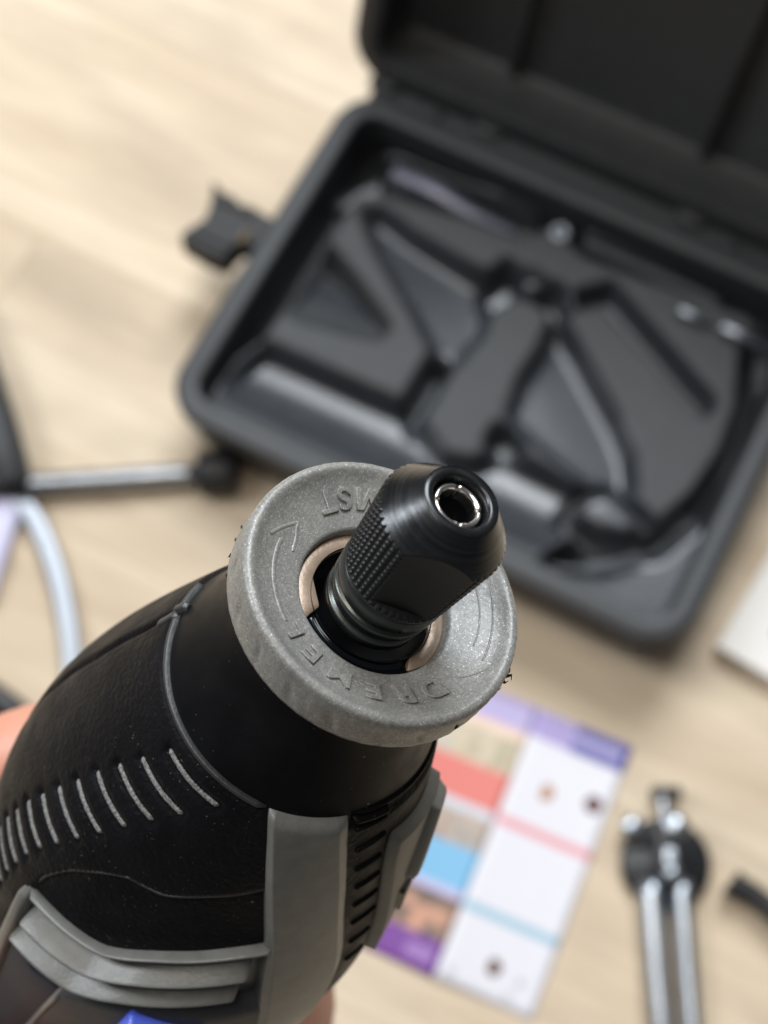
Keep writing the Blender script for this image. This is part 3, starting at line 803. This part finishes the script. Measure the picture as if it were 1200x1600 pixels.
# ---------------------------------------------------------------- edge guide attachment on the left
eg = empty('edge_guide', (-184, 282, 0)); tag(eg, 'edge guide attachment with a black knobbed steel rod, at the left edge of the photo', 'guide attachment')
tube('guide_rod', [(-46,-2,9),(0,0,9),(90,6,9)], 5.4, M['zinc'], eg, 16)
o = lathe('end_knob', [(4,0),(10,.8),(11.2,2.5),(11.2,18),(10,20.5),(5,21.5)], M['black'], eg, 40, lambda r, z, p: r*(1+.05*math.cos(10*p)) if 1 < z < 19 else r, cap0=True, cap1=True)
o.location = (.088, .0058, .0098); o.rotation_euler = (0, rad(90), rad(3))
tube('support_arm', [(-60,120,14),(-42,88,16),(-26,52,17),(-11,16,16),(-5,-2,12)], [14,14,13,12,10], M['case'], eg, 16, 40, 1.0)
tube('clamp_boss', [(-16,0,10),(3,0,10)], 7.5, M['black'], eg, 20)
knob('clamp_screw', (-14, 2, 17), 5, 3, eg)
tube('curved_strip', [(-4,-6,6),(6,-18,6),(16,-38,6),(24,-62,6),(30,-92,6),(31,-125,6)], 5.2, M['zincflat'], eg, 16, 50, .5)
tube('white_foot', [(-8,-8,5),(-13,-30,5),(-20,-62,5)], 8, M['lav'], eg, 16, 30, .5)
# black cable at the far left
cb = tube('power_cable', [(-260,190,14),(-215,182,14),(-190,170,13),(-176,161,12),(-172,150,10),(-190,120,8),(-230,70,7)], [9,9.5,8,5,4,4,4], M['black'], None, 16, 60)
tag(cb, 'black cable end peeking past the tool body at the left edge', 'cable')

# ---------------------------------------------------------------- the hand round the tool
def make_skin():
    m = mat('skin', (.52,.25,.17), .5)
    v = coord(m)
    ln(m, ramp(m, noise(m, v, 70, 4), [(.3,(.50,.21,.14)), (.7,(.60,.30,.21))]), P(m).inputs['Base Color'])
    P(m).inputs['Subsurface Weight'].default_value = .12
    P(m).inputs['Subsurface Radius'].default_value = (.006,.002,.001)
    P(m).inputs['Subsurface Scale'].default_value = 1
    ln(m, bump(m, noise(m, v, 900, 4), .35, .0002), P(m).inputs['Normal'])
    return m
M['skin'] = make_skin()
def tp(s, deg, extra):
    """tool frame point outside the shell"""
    r = body_r(s, rad(deg))+extra; return (r*math.cos(rad(deg))*MM, r*math.sin(rad(deg))*MM, -s*MM)
def hand():
    nodes = []; edges = []; rads = []
    def add(p, r, par=None):
        nodes.append(p); rads.append(r*MM); i = len(nodes)-1
        if par is not None: edges.append((par, i))
        return i
    palm = add(tp(124, 128, 16), 17)
    wrist = add(tp(165, 120, 30), 19, palm)
    fore = add(tp(230, 110, 60), 25, wrist); add(tp(400, 102, 135), 36, fore)
    kn = []
    for s, rr in ((100,10.5),(113,11),(126,11),(139,10.5)):
        kn.append(add(tp(s, 128, 13), rr, palm))
    bases = [(90,8.6,1.0),(106,9,1.0),(122,9,.96),(137,8.2,.9)]
    for k, (s, r, L) in zip(kn, bases):
        a = add(tp(s-2, 158, 9.5), r, k)
        b = add(tp(s-4, 192, 9), r*.93, a)
        c = add(tp(s-6, 224, 8), r*.88, b)
        d = add(tp(s-7, 250, 7), r*.82, c)
        add(tp(s-6, 268 if L > .95 else 262, 6.5), r*.70, d)
    th0 = add(tp(128, 85, 14), 14, palm)
    th1 = add(tp(112, 55, 11), 11.5, th0)
    th2 = add(tp(104, 20, 10), 10.2, th1)
    add(tp(100, -8, 8), 8.2, th2)
    me = bpy.data.meshes.new('hand'); me.from_pydata(nodes, edges, []); me.update()
    o = bpy.data.objects.new('hand', me); COL.objects.link(o)
    o.matrix_world = tool.matrix_world.copy()
    sk = o.modifiers.new('skin', 'SKIN')
    for v, r in zip(me.skin_vertices[0].data, rads): v.radius = (r, r)
    me.skin_vertices[0].data[0].use_root = True
    sk.use_smooth_shade = True
    sb = o.modifiers.new('smooth', 'SUBSURF'); sb.levels = 2; sb.render_levels = 2
    dg = bpy.context.evaluated_depsgraph_get()
    m2 = bpy.data.meshes.new_from_object(o.evaluated_get(dg)); o.modifiers.clear(); o.data = m2
    m2.materials.clear(); m2.materials.append(M['skin'])
    m2.polygons.foreach_set('use_smooth', [True]*len(m2.polygons))
    tag(o, 'hand gripping the rotary tool from behind, skin showing at the lower left', 'hand')
hand()
